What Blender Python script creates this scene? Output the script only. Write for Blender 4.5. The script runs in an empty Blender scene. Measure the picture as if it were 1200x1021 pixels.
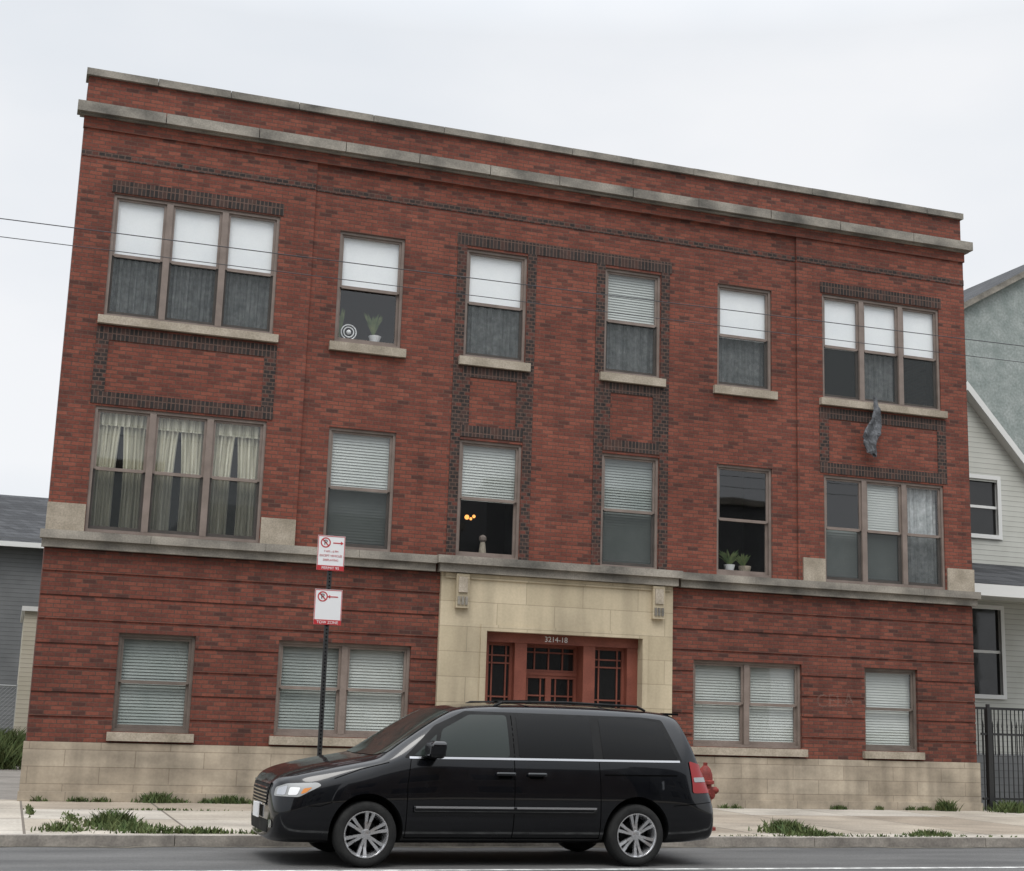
import bpy, bmesh, math, random
import numpy as np
from mathutils import Vector, Matrix
from mathutils.bvhtree import BVHTree
random.seed(7)
S=0.877
sc=bpy.context.scene
sc.view_settings.view_transform='Standard'; sc.view_settings.look='None'; sc.view_settings.exposure=0

# ---------------------------------------------------------------- materials
def newmat(name):
    m=bpy.data.materials.new(name); m.use_nodes=True; nt=m.node_tree; nt.nodes.clear()
    o=nt.nodes.new('ShaderNodeOutputMaterial'); return m,nt,o
def N(nt,t,**k):
    n=nt.nodes.new(t)
    for a,b in k.items():
        if a in n.inputs: n.inputs[a].default_value=b
        else: setattr(n,a,b)
    return n
def c4(c): return (c[0],c[1],c[2],1)
def bsdf(nt,o,rough=.8,metal=0,spec=.3):
    b=N(nt,'ShaderNodeBsdfPrincipled'); b.inputs['Roughness'].default_value=rough
    b.inputs['Metallic'].default_value=metal; b.inputs['Specular IOR Level'].default_value=spec
    nt.links.new(b.outputs[0],o.inputs[0]); return b
def wpos(nt,kind='xz',swap=False):
    g=N(nt,'ShaderNodeNewGeometry'); s=N(nt,'ShaderNodeSeparateXYZ'); nt.links.new(g.outputs['Position'],s.inputs[0])
    if kind=='xy': a,b=s.outputs[0],s.outputs[1]
    else:
        ad=N(nt,'ShaderNodeMath',operation='ADD'); nt.links.new(s.outputs[0],ad.inputs[0]); nt.links.new(s.outputs[1],ad.inputs[1])
        a,b=ad.outputs[0],s.outputs[2]
    if swap: a,b=b,a
    c=N(nt,'ShaderNodeCombineXYZ'); nt.links.new(a,c.inputs[0]); nt.links.new(b,c.inputs[1])
    return g.outputs['Position'],c.outputs[0]
def ramp(nt,stops):
    r=N(nt,'ShaderNodeValToRGB'); e=r.color_ramp.elements
    while len(e)<len(stops): e.new(.5)
    for i,(p,c) in enumerate(stops): e[i].position=p; e[i].color=c4(c) if not isinstance(c,(int,float)) else (c,c,c,1)
    return r
def mul(nt,a,b,fac=1):
    m=N(nt,'ShaderNodeMix',data_type='RGBA',blend_type='MULTIPLY'); m.inputs[0].default_value=fac
    nt.links.new(a,m.inputs[6]); nt.links.new(b,m.inputs[7]); return m.outputs[2]
def noise(nt,pos,scale,detail=3,stretch=None):
    n=N(nt,'ShaderNodeTexNoise'); n.inputs['Scale'].default_value=scale; n.inputs['Detail'].default_value=detail
    if stretch:
        mp=N(nt,'ShaderNodeMapping'); mp.inputs['Scale'].default_value=stretch; nt.links.new(pos,mp.inputs[0]); nt.links.new(mp.outputs[0],n.inputs['Vector'])
    else: nt.links.new(pos,n.inputs['Vector'])
    return n.outputs[0]
def bump(nt,b,h,strength=.3,dist=.01):
    n=N(nt,'ShaderNodeBump'); n.inputs['Strength'].default_value=strength; n.inputs['Distance'].default_value=dist
    nt.links.new(h,n.inputs['Height']); nt.links.new(n.outputs[0],b.inputs['Normal'])

def brickmat(name,stops,mortar,bw=.205,rh=.0675,ms=.009,swap=False,kind='xz',rough=.85,stain=(.62,1.15),off=.5,nstr=(.35,1,.9),bs=.5,streak=0,fine=(.82,1.10)):
    m,nt,o=newmat(name); b=bsdf(nt,o,rough)
    pos,uv=wpos(nt,kind,swap=swap)
    t=N(nt,'ShaderNodeTexBrick'); t.inputs['Color1'].default_value=(0,0,0,1); t.inputs['Color2'].default_value=(1,1,1,1)
    t.inputs['Mortar'].default_value=(.5,.5,.5,1); t.inputs['Scale'].default_value=1; t.inputs['Mortar Size'].default_value=ms
    t.inputs['Mortar Smooth'].default_value=.2; t.inputs['Brick Width'].default_value=bw; t.inputs['Row Height'].default_value=rh
    t.offset=off; nt.links.new(uv,t.inputs['Vector'])
    r=ramp(nt,stops); nt.links.new(t.outputs[0],r.inputs[0])
    mx=N(nt,'ShaderNodeMix',data_type='RGBA'); nt.links.new(t.outputs[1],mx.inputs[0]); nt.links.new(r.outputs[0],mx.inputs[6]); mx.inputs[7].default_value=c4(mortar)
    n1=noise(nt,pos,.9,4,nstr); r1=ramp(nt,[(.3,stain[0]),(.7,stain[1])]); nt.links.new(n1,r1.inputs[0])
    n2=noise(nt,pos,25,2); r2=ramp(nt,[(.3,fine[0]),(.7,fine[1])]); nt.links.new(n2,r2.inputs[0])
    c=mul(nt,mx.outputs[2],r1.outputs[0]); c=mul(nt,c,r2.outputs[0])
    if streak:
        n3=noise(nt,pos,1,3,(3.2,1,.22)); r3=ramp(nt,[(.34,1-streak),(.56,1.04)]); nt.links.new(n3,r3.inputs[0]); c=mul(nt,c,r3.outputs[0])
    nt.links.new(c,b.inputs['Base Color'])
    inv=N(nt,'ShaderNodeMath',operation='SUBTRACT'); inv.inputs[0].default_value=1; nt.links.new(t.outputs[1],inv.inputs[1])
    bump(nt,b,inv.outputs[0],bs,.008)
    return m
def noisemat(name,ca,cb,scale=3,rough=.8,stretch=None,metal=0,spec=.3,fine=40,fs=.15,bs=.2):
    m,nt,o=newmat(name); b=bsdf(nt,o,rough,metal,spec); g=N(nt,'ShaderNodeNewGeometry'); pos=g.outputs['Position']
    n=noise(nt,pos,scale,5,stretch); r=ramp(nt,[(.32,ca),(.68,cb)]); nt.links.new(n,r.inputs[0])
    n2=noise(nt,pos,fine,2); r2=ramp(nt,[(.3,1-fs),(.7,1+fs)]); nt.links.new(n2,r2.inputs[0])
    nt.links.new(mul(nt,r.outputs[0],r2.outputs[0]),b.inputs['Base Color'])
    if bs: bump(nt,b,n2,bs,.006)
    return m
def plain(name,c,rough=.5,metal=0,spec=.5,coat=0):
    m,nt,o=newmat(name); b=bsdf(nt,o,rough,metal,spec); b.inputs['Base Color'].default_value=c4(c)
    if coat: b.inputs['Coat Weight'].default_value=coat; b.inputs['Coat Roughness'].default_value=.02
    g=N(nt,'ShaderNodeNewGeometry'); n=noise(nt,g.outputs['Position'],6,2); r=ramp(nt,[(.3,max(0,rough-.06)),(.7,min(1,rough+.08))])
    nt.links.new(n,r.inputs[0]); nt.links.new(r.outputs[0],b.inputs['Roughness'])
    return m
def glassmat(name,base=.10,tint=(.96,.975,.975),rough=.02,wav=.012):
    # thin pane: Schlick reflectance from |N.I| so both faces of the single sheet behave alike
    m,nt,o=newmat(name); t=N(nt,'ShaderNodeBsdfTransparent'); t.inputs[0].default_value=c4(tint)
    g=N(nt,'ShaderNodeBsdfGlossy'); g.inputs['Roughness'].default_value=rough
    ge=N(nt,'ShaderNodeNewGeometry'); dt=N(nt,'ShaderNodeVectorMath',operation='DOT_PRODUCT'); nt.links.new(ge.outputs['Normal'],dt.inputs[0]); nt.links.new(ge.outputs['Incoming'],dt.inputs[1])
    ab=N(nt,'ShaderNodeMath',operation='ABSOLUTE'); nt.links.new(dt.outputs['Value'],ab.inputs[0])
    om=N(nt,'ShaderNodeMath',operation='SUBTRACT'); om.use_clamp=True; om.inputs[0].default_value=1; nt.links.new(ab.outputs[0],om.inputs[1])
    pw=N(nt,'ShaderNodeMath',operation='POWER'); nt.links.new(om.outputs[0],pw.inputs[0]); pw.inputs[1].default_value=5
    ma=N(nt,'ShaderNodeMath',operation='MULTIPLY_ADD'); ma.use_clamp=True; nt.links.new(pw.outputs[0],ma.inputs[0]); ma.inputs[1].default_value=1-base; ma.inputs[2].default_value=base
    mx=N(nt,'ShaderNodeMixShader'); nt.links.new(ma.outputs[0],mx.inputs[0]); nt.links.new(t.outputs[0],mx.inputs[1]); nt.links.new(g.outputs[0],mx.inputs[2])
    n=noise(nt,ge.outputs['Position'],1.7,1)
    bp=N(nt,'ShaderNodeBump'); bp.inputs['Strength'].default_value=wav; bp.inputs['Distance'].default_value=.05; nt.links.new(n,bp.inputs['Height'])
    nt.links.new(bp.outputs[0],g.inputs['Normal'])
    nt.links.new(mx.outputs[0],o.inputs[0]); return m
def mixtrans(name,c,fac):
    m,nt,o=newmat(name); t=N(nt,'ShaderNodeBsdfTransparent'); d=N(nt,'ShaderNodeBsdfDiffuse'); d.inputs[0].default_value=c4(c)
    mx=N(nt,'ShaderNodeMixShader'); mx.inputs[0].default_value=fac; nt.links.new(t.outputs[0],mx.inputs[1]); nt.links.new(d.outputs[0],mx.inputs[2]); nt.links.new(mx.outputs[0],o.inputs[0]); return m

M={}
M['brick']=brickmat('red_brick',[(0,(.080,.033,.026)),(.12,(.132,.042,.030)),(.5,(.186,.054,.036)),(1,(.235,.074,.048))],(.112,.062,.047),ms=.008,stain=(.80,1.10),streak=.12)
M['brick2']=brickmat('red_brick_lower',[(0,(.072,.031,.025)),(.15,(.122,.041,.030)),(.55,(.168,.050,.034)),(1,(.212,.068,.045))],(.100,.057,.044),stain=(.72,1.08),ms=.008,streak=.15)
M['soldier']=brickmat('dark_soldier_brick',[(0,(.024,.021,.020)),(.6,(.042,.033,.030)),(1,(.075,.040,.032))],(.12,.075,.06),swap=True,bw=.21,rh=.0675,off=0,stain=(.8,1.1))
M['header']=brickmat('dark_header_brick',[(0,(.025,.021,.020)),(.55,(.045,.034,.03)),(.8,(.09,.036,.028)),(1,(.14,.045,.033))],(.11,.067,.053),bw=.105,rh=.0675,stain=(.8,1.1))
M['bricksd']=brickmat('common_brick',[(0,(.10,.06,.045)),(1,(.20,.13,.095))],(.16,.14,.12))
M['stone']=brickmat('limestone_entrance',[(0,(.44,.37,.255)),(1,(.53,.45,.32))],(.33,.275,.19),bw=1.05,rh=.42,ms=.006,stain=(.68,1.1),nstr=(1.2,1,.5),bs=.08,streak=.14,fine=(.95,1.04))
M['plinth']=brickmat('limestone_plinth',[(0,(.37,.31,.235)),(1,(.44,.375,.29))],(.27,.22,.165),bw=1.05,rh=.255,ms=.007,stain=(.60,1.12),nstr=(1.3,1,2.6),bs=.15,streak=.22,fine=(.93,1.05))
M['cap']=noisemat('weathered_stone_coping',(.10,.094,.083),(.33,.30,.255),1.4,.9,(1,1,1.5))
M['sill']=noisemat('stone_sill',(.25,.215,.165),(.41,.355,.285),2.5,.9)
M['frame']=noisemat('taupe_window_frame',(.17,.135,.115),(.23,.185,.16),4,.5,fs=.05,bs=0)
M['frame2']=noisemat('brown_window_frame',(.12,.098,.085),(.165,.135,.115),4,.5,fs=.05,bs=0)
M['glass']=glassmat('window_glass',.10)
M['glass_lo']=glassmat('window_glass_lower_floor',.08)
M['screen']=mixtrans('insect_screen',(.055,.06,.06),.5)
M['white']=noisemat('white_roller_shade',(.80,.81,.82),(.86,.86,.86),2,.8,fs=.02,bs=0)
M['blind']=noisemat('grey_blinds',(.27,.30,.28),(.36,.385,.365),1.5,.7,fs=.03,bs=0)
M['blind2']=noisemat('pale_blinds',(.44,.46,.43),(.54,.555,.525),1.5,.7,fs=.03,bs=0)
M['curtain']=noisemat('cream_curtain',(.44,.42,.32),(.68,.65,.53),3,.9,(6,1,.4),fs=.05,bs=0)
M['sheer']=noisemat('grey_sheer',(.32,.34,.34),(.50,.51,.51),5,.9,fs=.22,fine=13,bs=0)
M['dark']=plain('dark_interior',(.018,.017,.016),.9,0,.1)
M['door']=noisemat('red_brown_door_paint',(.16,.05,.034),(.22,.072,.048),3,.5,fs=.1)
M['doorglass']=plain('door_glass',(.012,.012,.012),.08,0,.6)
M['roof']=noisemat('flat_roof_tar',(.05,.05,.05),(.08,.08,.08),2)
M['paint']=plain('black_car_paint',(.0028,.0032,.0045),.2,0,.2,.7)
M['cglass']=plain('tinted_car_glass',(.003,.003,.003),.04,0,.2)
M['cglass2']=plain('clear_car_glass',(.024,.030,.027),.04,0,.3)
M['rubber']=noisemat('tyre_rubber',(.012,.012,.012),(.022,.022,.021),9,.85)
M['blackpl']=plain('black_plastic',(.009,.009,.009),.6,0,.2)
M['gap']=plain('panel_gap',(.001,.001,.001),.9,0,.05)
M['chrome']=plain('chrome',(.66,.66,.67),.14,1)
M['alloy']=plain('alloy_rim',(.68,.68,.69),.24,.85)
M['lamp']=plain('headlight_lens',(.36,.36,.35),.08,.5,.8)
M['amber']=plain('amber_lens',(.6,.22,.05),.15)
M['red']=plain('red_lens',(.25,.011,.011),.12,0,.5)
M['signw']=plain('sign_white',(.76,.76,.76),.4)
M['signr']=plain('sign_red',(.46,.03,.035),.45)
M['pole']=plain('black_sign_pole',(.02,.02,.02),.6)
M['hyd']=noisemat('hydrant_red_paint',(.13,.022,.018),(.22,.036,.027),9,.65)
M['iron']=plain('black_iron',(.015,.015,.015),.5)
M['galv']=plain('galvanised_wire',(.26,.27,.27),.5,.3)
M['concrete']=brickmat('sidewalk_concrete',[(0,(.30,.25,.195)),(.5,(.37,.325,.265)),(1,(.435,.40,.35))],(.15,.128,.105),bw=1.9,rh=1.75,ms=.018,kind='xy',off=0,stain=(.68,1.12),nstr=(1,1.2,1),bs=.2)
M['kerb']=noisemat('kerb_concrete',(.16,.145,.13),(.34,.31,.27),3,.9)
M['asphalt']=noisemat('asphalt',(.072,.071,.070),(.115,.113,.11),1.2,.92,(.35,1.6,1),fine=110,fs=.35,bs=.4)
M['line']=noisemat('worn_white_paint',(.26,.26,.25),(.62,.62,.6),6,.8)
M['alley']=noisemat('alley_concrete',(.18,.165,.148),(.27,.25,.225),1.2,.9)
M['ground']=noisemat('ground_dirt_grass',(.05,.065,.03),(.09,.085,.05),.6,.95)
M['dirt']=noisemat('gutter_dirt',(.05,.045,.038),(.13,.115,.09),5,.95)
M['weed']=noisemat('weed_green',(.04,.07,.02),(.105,.125,.045),8,.8,bs=0)
M['plastic']=noisemat('grey_plastic_sheet',(.03,.031,.034),(.14,.145,.155),7,.55,fs=.3,fine=30)
M['chalk']=mixtrans('faded_graffiti',(.36,.25,.21),.17)
em,nt_,o_=newmat('lamp_glow'); e_=N(nt_,'ShaderNodeEmission'); e_.inputs[0].default_value=(1,.40,.10,1); e_.inputs[1].default_value=2; nt_.links.new(e_.outputs[0],o_.inputs[0]); M['glow']=em
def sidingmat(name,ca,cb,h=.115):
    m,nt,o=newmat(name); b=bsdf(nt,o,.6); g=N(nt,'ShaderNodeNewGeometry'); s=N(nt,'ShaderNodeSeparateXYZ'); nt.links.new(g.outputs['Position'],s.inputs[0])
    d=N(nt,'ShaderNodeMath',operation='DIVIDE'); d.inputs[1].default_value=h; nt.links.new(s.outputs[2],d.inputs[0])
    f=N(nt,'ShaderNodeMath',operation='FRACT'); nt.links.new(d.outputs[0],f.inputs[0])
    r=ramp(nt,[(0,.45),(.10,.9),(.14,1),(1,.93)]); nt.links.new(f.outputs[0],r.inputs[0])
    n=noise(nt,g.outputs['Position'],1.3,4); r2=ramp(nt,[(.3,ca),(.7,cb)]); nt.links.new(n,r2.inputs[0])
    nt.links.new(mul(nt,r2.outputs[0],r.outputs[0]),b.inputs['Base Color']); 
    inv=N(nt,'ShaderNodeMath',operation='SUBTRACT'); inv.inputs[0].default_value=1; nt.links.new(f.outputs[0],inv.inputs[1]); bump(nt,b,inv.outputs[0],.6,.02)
    return m
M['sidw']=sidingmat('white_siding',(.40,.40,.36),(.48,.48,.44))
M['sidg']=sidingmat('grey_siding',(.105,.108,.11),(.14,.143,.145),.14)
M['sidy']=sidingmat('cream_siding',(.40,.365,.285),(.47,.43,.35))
M['stucco']=noisemat('pale_grey_stucco',(.21,.24,.228),(.30,.325,.312),2.5,.95,fine=14,fs=.18,bs=.5)
M['shingle']=brickmat('dark_shingles',[(0,(.030,.031,.034)),(1,(.062,.064,.068))],(.018,.018,.019),bw=.3,rh=.12,ms=.008,stain=(.8,1.1))
M['trim']=plain('white_trim',(.62,.62,.60),.5)
M['wire']=plain('cable_black',(.05,.05,.055),.7)

# ---------------------------------------------------------------- mesh helper
class MB:
    def __init__(s,scale=1.0): s.v=[];s.f=[];s.m=[];s.mats=[];s.k=scale
    def mi(s,m):
        m=M[m] if isinstance(m,str) else m
        if m not in s.mats: s.mats.append(m)
        return s.mats.index(m)
    def face(s,pts,mat):
        b=len(s.v); s.v+= [tuple(c*s.k for c in p) for p in pts]; s.f.append(tuple(range(b,b+len(pts)))); s.m.append(s.mi(mat))
    def box(s,x0,x1,y0,y1,z0,z1,mat,skip=''):
        P=[(x0,y0,z0),(x1,y0,z0),(x1,y1,z0),(x0,y1,z0),(x0,y0,z1),(x1,y0,z1),(x1,y1,z1),(x0,y1,z1)]
        F={'f':(0,1,5,4),'b':(2,3,7,6),'l':(3,0,4,7),'r':(1,2,6,5),'d':(3,2,1,0),'u':(4,5,6,7)}
        for k,q in F.items():
            if k not in skip: s.face([P[i] for i in q],mat)
    def cyl(s,p0,p1,r0,r1,mat,n=16,caps=True):
        p0=Vector(p0);p1=Vector(p1);d=(p1-p0).normalized(); a=d.orthogonal().normalized(); b=d.cross(a)
        A=[p0+(a*math.cos(t)+b*math.sin(t))*r0 for t in [2*math.pi*i/n for i in range(n)]]
        B=[p1+(a*math.cos(t)+b*math.sin(t))*r1 for t in [2*math.pi*i/n for i in range(n)]]
        for i in range(n): s.face([A[i],A[(i+1)%n],B[(i+1)%n],B[i]],mat)
        if caps: s.face(A[::-1],mat); s.face(B,mat)
    def obj(s,name,parent=None,smooth=False,weld=False,bevel=0):
        me=bpy.data.meshes.new(name); me.from_pydata(s.v,[],s.f)
        for m in s.mats: me.materials.append(m)
        me.polygons.foreach_set('material_index',s.m); me.update()
        if weld or smooth:
            bm=bmesh.new(); bm.from_mesh(me); bmesh.ops.remove_doubles(bm,verts=bm.verts,dist=1e-5); bmesh.ops.recalc_face_normals(bm,faces=bm.faces); bm.to_mesh(me); bm.free()
        if smooth:
            for p in me.polygons: p.use_smooth=True
            me.set_sharp_from_angle(angle=math.radians(38))
        o=bpy.data.objects.new(name,me); sc.collection.objects.link(o)
        if parent: o.parent=parent
        if bevel:
            b=o.modifiers.new('bevel','BEVEL'); b.width=bevel; b.segments=2; b.limit_method='ANGLE'
        return o
def empty(name,loc=(0,0,0)):
    e=bpy.data.objects.new(name,None); e.location=loc; e.empty_display_size=.3; sc.collection.objects.link(e); return e
def text(s,name,size,loc,mat,parent=None,rot=(math.radians(90),0,0),align='CENTER',ext=.001):
    cu=bpy.data.curves.new(name,'FONT'); cu.body=s; cu.size=size; cu.align_x=align; cu.align_y='CENTER'; cu.extrude=ext
    o=bpy.data.objects.new(name,cu); sc.collection.objects.link(o); o.location=loc; o.rotation_euler=rot; cu.materials.append(M[mat]); o.parent=parent; return o

def wall(mb,x0,x1,z0,z1,y,ops,mat,depth=.13,rmat=None,reveal=True,box_to=None):
    o2=[o for o in ops if o[0]<x1 and o[1]>x0 and o[2]<z1 and o[3]>z0]
    xs=sorted({x0,x1}|{v for o in o2 for v in o[:2] if x0<v<x1}); zs=sorted({z0,z1}|{v for o in o2 for v in o[2:4] if z0<v<z1})
    for a,b in zip(xs,xs[1:]):
        for c,d in zip(zs,zs[1:]):
            mx,mz=(a+b)/2,(c+d)/2
            if any(o[0]<mx<o[1] and o[2]<mz<o[3] for o in o2): continue
            if box_to is not None: mb.box(a,b,y,box_to,c,d,mat,skip='b')
            else: mb.face([(a,y,c),(b,y,c),(b,y,d),(a,y,d)],mat)
    if reveal and box_to is None:
        for o in o2:
            a,b,c,d=o[:4]; r=rmat or mat
            mb.face([(a,y,c),(a,y,d),(a,y+depth,d),(a,y+depth,c)],r); mb.face([(b,y,d),(b,y,c),(b,y+depth,c),(b,y+depth,d)],r)
            mb.face([(a,y,d),(b,y,d),(b,y+depth,d),(a,y+depth,d)],r); mb.face([(a,y,c),(a,y+depth,c),(b,y+depth,c),(b,y,c)],r)

# ================================================================= APARTMENT BUILDING (units of S metres)
R=19.58; DEP=17.0
bld=empty('brick_apartment_building')
T1=(.65,3.78);T2=(15.84,18.88);W2=(4.99,6.32);W3=(7.62,8.93);W4=(10.67,11.95);W5=(13.29,14.60)
A=(1.41,2.76);B=(4.28,6.81);C=(12.77,15.28);D=(16.80,18.12)
z3T,z3B=11.08,8.71; z3t=11.0; z2T,z2B=7.01,4.70; z1T,z1B=2.93,1.20
ops=[(*T1,z3B,z3T),(*T2,z3B,z3T),(*T1,z2B,z2T),(*T2,z2B,z2T)]+[(*w,z3B+.02,z3t) for w in(W2,W3,W4,W5)]+[(*w,z2B,z2T+.03) for w in(W2,W3,W4,W5)]
lops=[(*w,z1B,z1T) for w in(A,B,C,D)]; ent=(7.33,12.25,-1,4.38)
w=MB(S); BY=-.05
Zl,Zc=4.38,12.36
wall(w,0,4.45,Zl,Zc,BY,ops,'brick'); wall(w,4.45,15.2,Zl,Zc,0,ops,'brick'); wall(w,15.2,R,Zl,Zc,BY,ops,'brick')
w.face([(4.45,BY,Zl),(4.45,0,Zl),(4.45,0,Zc),(4.45,BY,Zc)],'brick'); w.face([(15.2,0,Zl),(15.2,BY,Zl),(15.2,BY,Zc),(15.2,0,Zc)],'brick')
w.box(-.02,R+.02,-.09,.02,12.30,12.52,'brick')
wall(w,0,R,12.52,13.36,0,[],'brick')
wall(w,0,R,1.0,Zl,.015,lops+[ent],'brick2',depth=.1,reveal=False)
for o in lops:
    a,b,c,d=o
    y1=.16
    w.face([(a,.015,c),(a,.015,d),(a,y1,d),(a,y1,c)],'brick2'); w.face([(b,.015,d),(b,.015,c),(b,y1,c),(b,y1,d)],'brick2'); w.face([(a,.015,d),(b,.015,d),(b,y1,d),(a,y1,d)],'brick2')
zc=1.0; nb=8; hh=(Zl-1.0)/nb
for i in range(nb):
    wall(w,0,R,zc+i*hh+(.0 if i==0 else .02),zc+(i+1)*hh-.02,-.004,lops+[ent],'brick2',box_to=.015)
q=.45
for x,xi in ((0,q),(R,R-q)):
    w.face([(x,.015,0),(x,.9,0),(x,.9,13.36),(x,.015,13.36)],'brick2'); w.face([(x,.9,0),(xi,.9,0),(xi,.9,13.36),(x,.9,13.36)],'bricksd')
    w.face([(xi,.9,0),(xi,DEP,0),(xi,DEP,13.36),(xi,.9,13.36)],'bricksd')
w.face([(0,BY,Zl),(0,.015,Zl),(0,.015,Zc),(0,BY,Zc)],'brick'); w.face([(R,.015,Zl),(R,BY,Zl),(R,BY,Zc),(R,.015,Zc)],'brick')
w.face([(R-q,DEP,0),(q,DEP,0),(q,DEP,13.36),(R-q,DEP,13.36)],'bricksd')
w.face([(q,.3,12.9),(R-q,.3,12.9),(R-q,DEP,12.9),(q,DEP,12.9)],'roof'); w.face([(R,.3,12.9),(0,.3,12.9),(0,.3,13.36),(R,.3,13.36)],'bricksd')
w.obj('walls',bld)
a=MB(S)
def band(x0,x1,z0,z1,m='soldier',y=0): a.box(x0,x1,y-.014,y,z0,z1,m,skip='b')
y=BY
for t in (T1,T2):
    band(t[0]-.05,t[1]+.06,z3T+.03,z3T+.27,'soldier',y)
    band(t[0]-.1,t[1]+.1,8.26,8.50,'soldier',y); band(t[0]-.1,t[1]+.1,7.05,7.28,'soldier',y)
    band(t[0]-.1,t[0]+.13,7.28,8.26,'header',y); band(t[1]-.13,t[1]+.1,7.28,8.26,'header',y)
band(7.4,12.2,11.06,11.3)
for t in (W3,W4):
    for xa in ((t[0]-.2,t[0]-.005),(t[1]+.005,t[1]+.2)):
        band(xa[0],xa[1],4.68,11.06,'header')
    band(t[0],t[1],8.32,8.53,'soldier'); band(t[0],t[1],7.10,7.33,'soldier')
    band(t[0],t[0]+.16,7.33,8.32,'header'); band(t[1]-.16,t[1],7.33,8.32,'header')
band(0,4.44,11.74,11.87,'header',BY); band(4.46,15.19,11.74,11.87,'header'); band(15.21,R,11.74,11.87,'header',BY)
a.obj('dark_brick_accents',bld)
t=MB(S)
def segs(x0,x1,L):
    x=x0
    while x<x1-.01:
        n=min(x1,x+L*random.uniform(.85,1.1)); n=x1 if x1-n<.4 else n; yield x,n; x=n
for x0,x1 in segs(-.16,R+.16,1.75):
    j=random.uniform(-.008,.008)
    t.box(x0+.008,x1-.008,-.24+j,.03,12.56+j,12.76+j,'cap')
t.box(-.10,R+.10,-.15,.03,12.52,12.56,'cap')
for x0,x1 in segs(-.05,R+.05,1.5):
    j=random.uniform(-.006,.01)
    t.box(x0+.006,x1-.006,-.07+j,.35,13.36,13.50+j,'cap')
for x0,x1 in [(-.10,7.2),(12.38,R+.10)]:
    for u0,u1 in segs(x0,x1,2.0): t.box(u0+.003,u1-.003,-.20,.03,4.53,4.68,'cap')
    t.box(x0+.04,x1-.04 if x1>13 else x1,-.12,.03,4.38,4.53,'cap')
t.box(7.2,12.38,-.30,.03,4.54,4.69,'cap'); t.box(7.26,12.32,-.22,.03,4.38,4.54,'cap')
for x0,x1 in ((-.02,T1[0]-.01),(T1[1]+.01,4.44),(15.3,T2[0]-.01),(T2[1]+.03,R+.02)): t.box(x0,x1,-.09,.0,4.68,5.18,'sill')
for q in (T1,T2): t.box(q[0]-.1,q[1]+.1,-.15,.1,8.55,8.70,'sill')
for q in (W2,W3,W4,W5): t.box(q[0]-.1,q[1]+.1,-.09,.1,8.55,8.72,'sill')
for q in (A,B,C,D): t.box(q[0]-.08,q[1]+.08,-.10,.13,1.04,1.19,'sill')
for x0,x1 in ((-.04,7.33),(12.25,R+.04)):
    t.box(x0,x1,-.06,.06,.16,1.0,'plinth'); t.box(x0-.02 if x0<0 else x0,x1,-.12,.06,-.2,.16,'plinth')
t.obj('stone_trim',bld,bevel=.008)
e=MB(S); eo=(8.28,11.58,-.2,3.29)
wall(e,7.33,12.25,-.2,4.38,-.10,[eo],'stone',depth=.5)
e.face([(7.33,.05,-.2),(7.33,-.10,-.2),(7.33,-.10,4.38),(7.33,.05,4.38)],'stone'); e.face([(12.25,-.10,-.2),(12.25,.05,-.2),(12.25,.05,4.38),(12.25,-.10,4.38)],'stone')
e.box(8.16,8.28,-.125,-.1,-.2,3.41,'stone',skip='b'); e.box(11.58,11.70,-.125,-.1,-.2,3.41,'stone',skip='b'); e.box(8.28,11.58,-.125,-.1,3.29,3.41,'stone',skip='b')
for cx in (7.74,11.9):
    e.box(cx-.13,cx+.13,-.19,-.1,3.70,4.36,'stone'); e.box(cx-.09,cx+.09,-.22,-.19,4.0,4.30,'sill',skip='b')
    for k in range(3): e.box(cx-.1+k*.075,cx-.05+k*.075,-.215,-.19,3.76,3.92,'cap',skip='b')
e.box(7.4,12.2,-.13,-.1,4.27,4.37,'stone',skip='b')
e.obj('entrance_surround',bld,bevel=.006)
d=MB(S)
def grid(x0,x1,z0,z1,y,xsb,zsb,fr=.06):
    d.face([(x0,y+.03,z0),(x1,y+.03,z0),(x1,y+.03,z1),(x0,y+.03,z1)],'doorglass')
    for q in ((x0,x0+fr),(x1-fr,x1)): d.box(q[0],q[1],y-.02,y+.03,z0,z1,'door',skip='b')
    for q in ((z0,z0+fr),(z1-fr,z1)): d.box(x0+fr,x1-fr,y-.02,y+.03,q[0],q[1],'door',skip='b')
    for xx in xsb: d.box(xx-.015,xx+.015,y,y+.028,z0+fr,z1-fr,'door',skip='b')
    for zz in zsb: d.box(x0+fr,x1-fr,y+.004,y+.028,zz-.015,zz+.015,'door',skip='b')
for p0,p1 in ((8.28,8.40),(8.95,9.20),(10.40,10.65),(11.35,11.58)): d.box(p0,p1,.12,.62,-.2,3.1,'door')
d.box(8.28,11.58,.10,.7,3.1,3.29,'door')
grid(8.40,8.95,1.0,3.1,.28,(8.53,8.82),(2.05,2.7,2.85)); d.box(8.40,8.95,.26,.3,-.2,1.0,'door')
grid(10.65,11.35,1.0,3.1,.28,(10.8,11.2),(2.05,2.7,2.85)); d.box(10.65,11.35,.26,.3,-.2,1.0,'door')
grid(9.20,10.40,2.55,3.1,.5,(9.5,9.8,10.1),(2.95,)); grid(9.20,9.80,0.2,2.5,.5,(9.36,9.64),(2.1,1.2)); grid(9.80,10.40,.2,2.5,.5,(9.96,10.24),(2.1,1.2))
d.box(9.2,10.4,.46,.55,2.5,2.56,'door')
d.face([(8.28,.7,-.2),(11.58,.7,-.2),(11.58,.7,3.29),(8.28,.7,3.29)],'dark')
d.obj('entrance_door',bld)
text('3214-18','address_numbers',.13,(9.8*S,.095*S,3.19*S),'signw',bld)
text('CELA','graffiti',.34,(16.08*S,-.0065,2.2*S),'chalk',bld,rot=(math.radians(90),math.radians(-3),0),ext=0)

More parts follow.
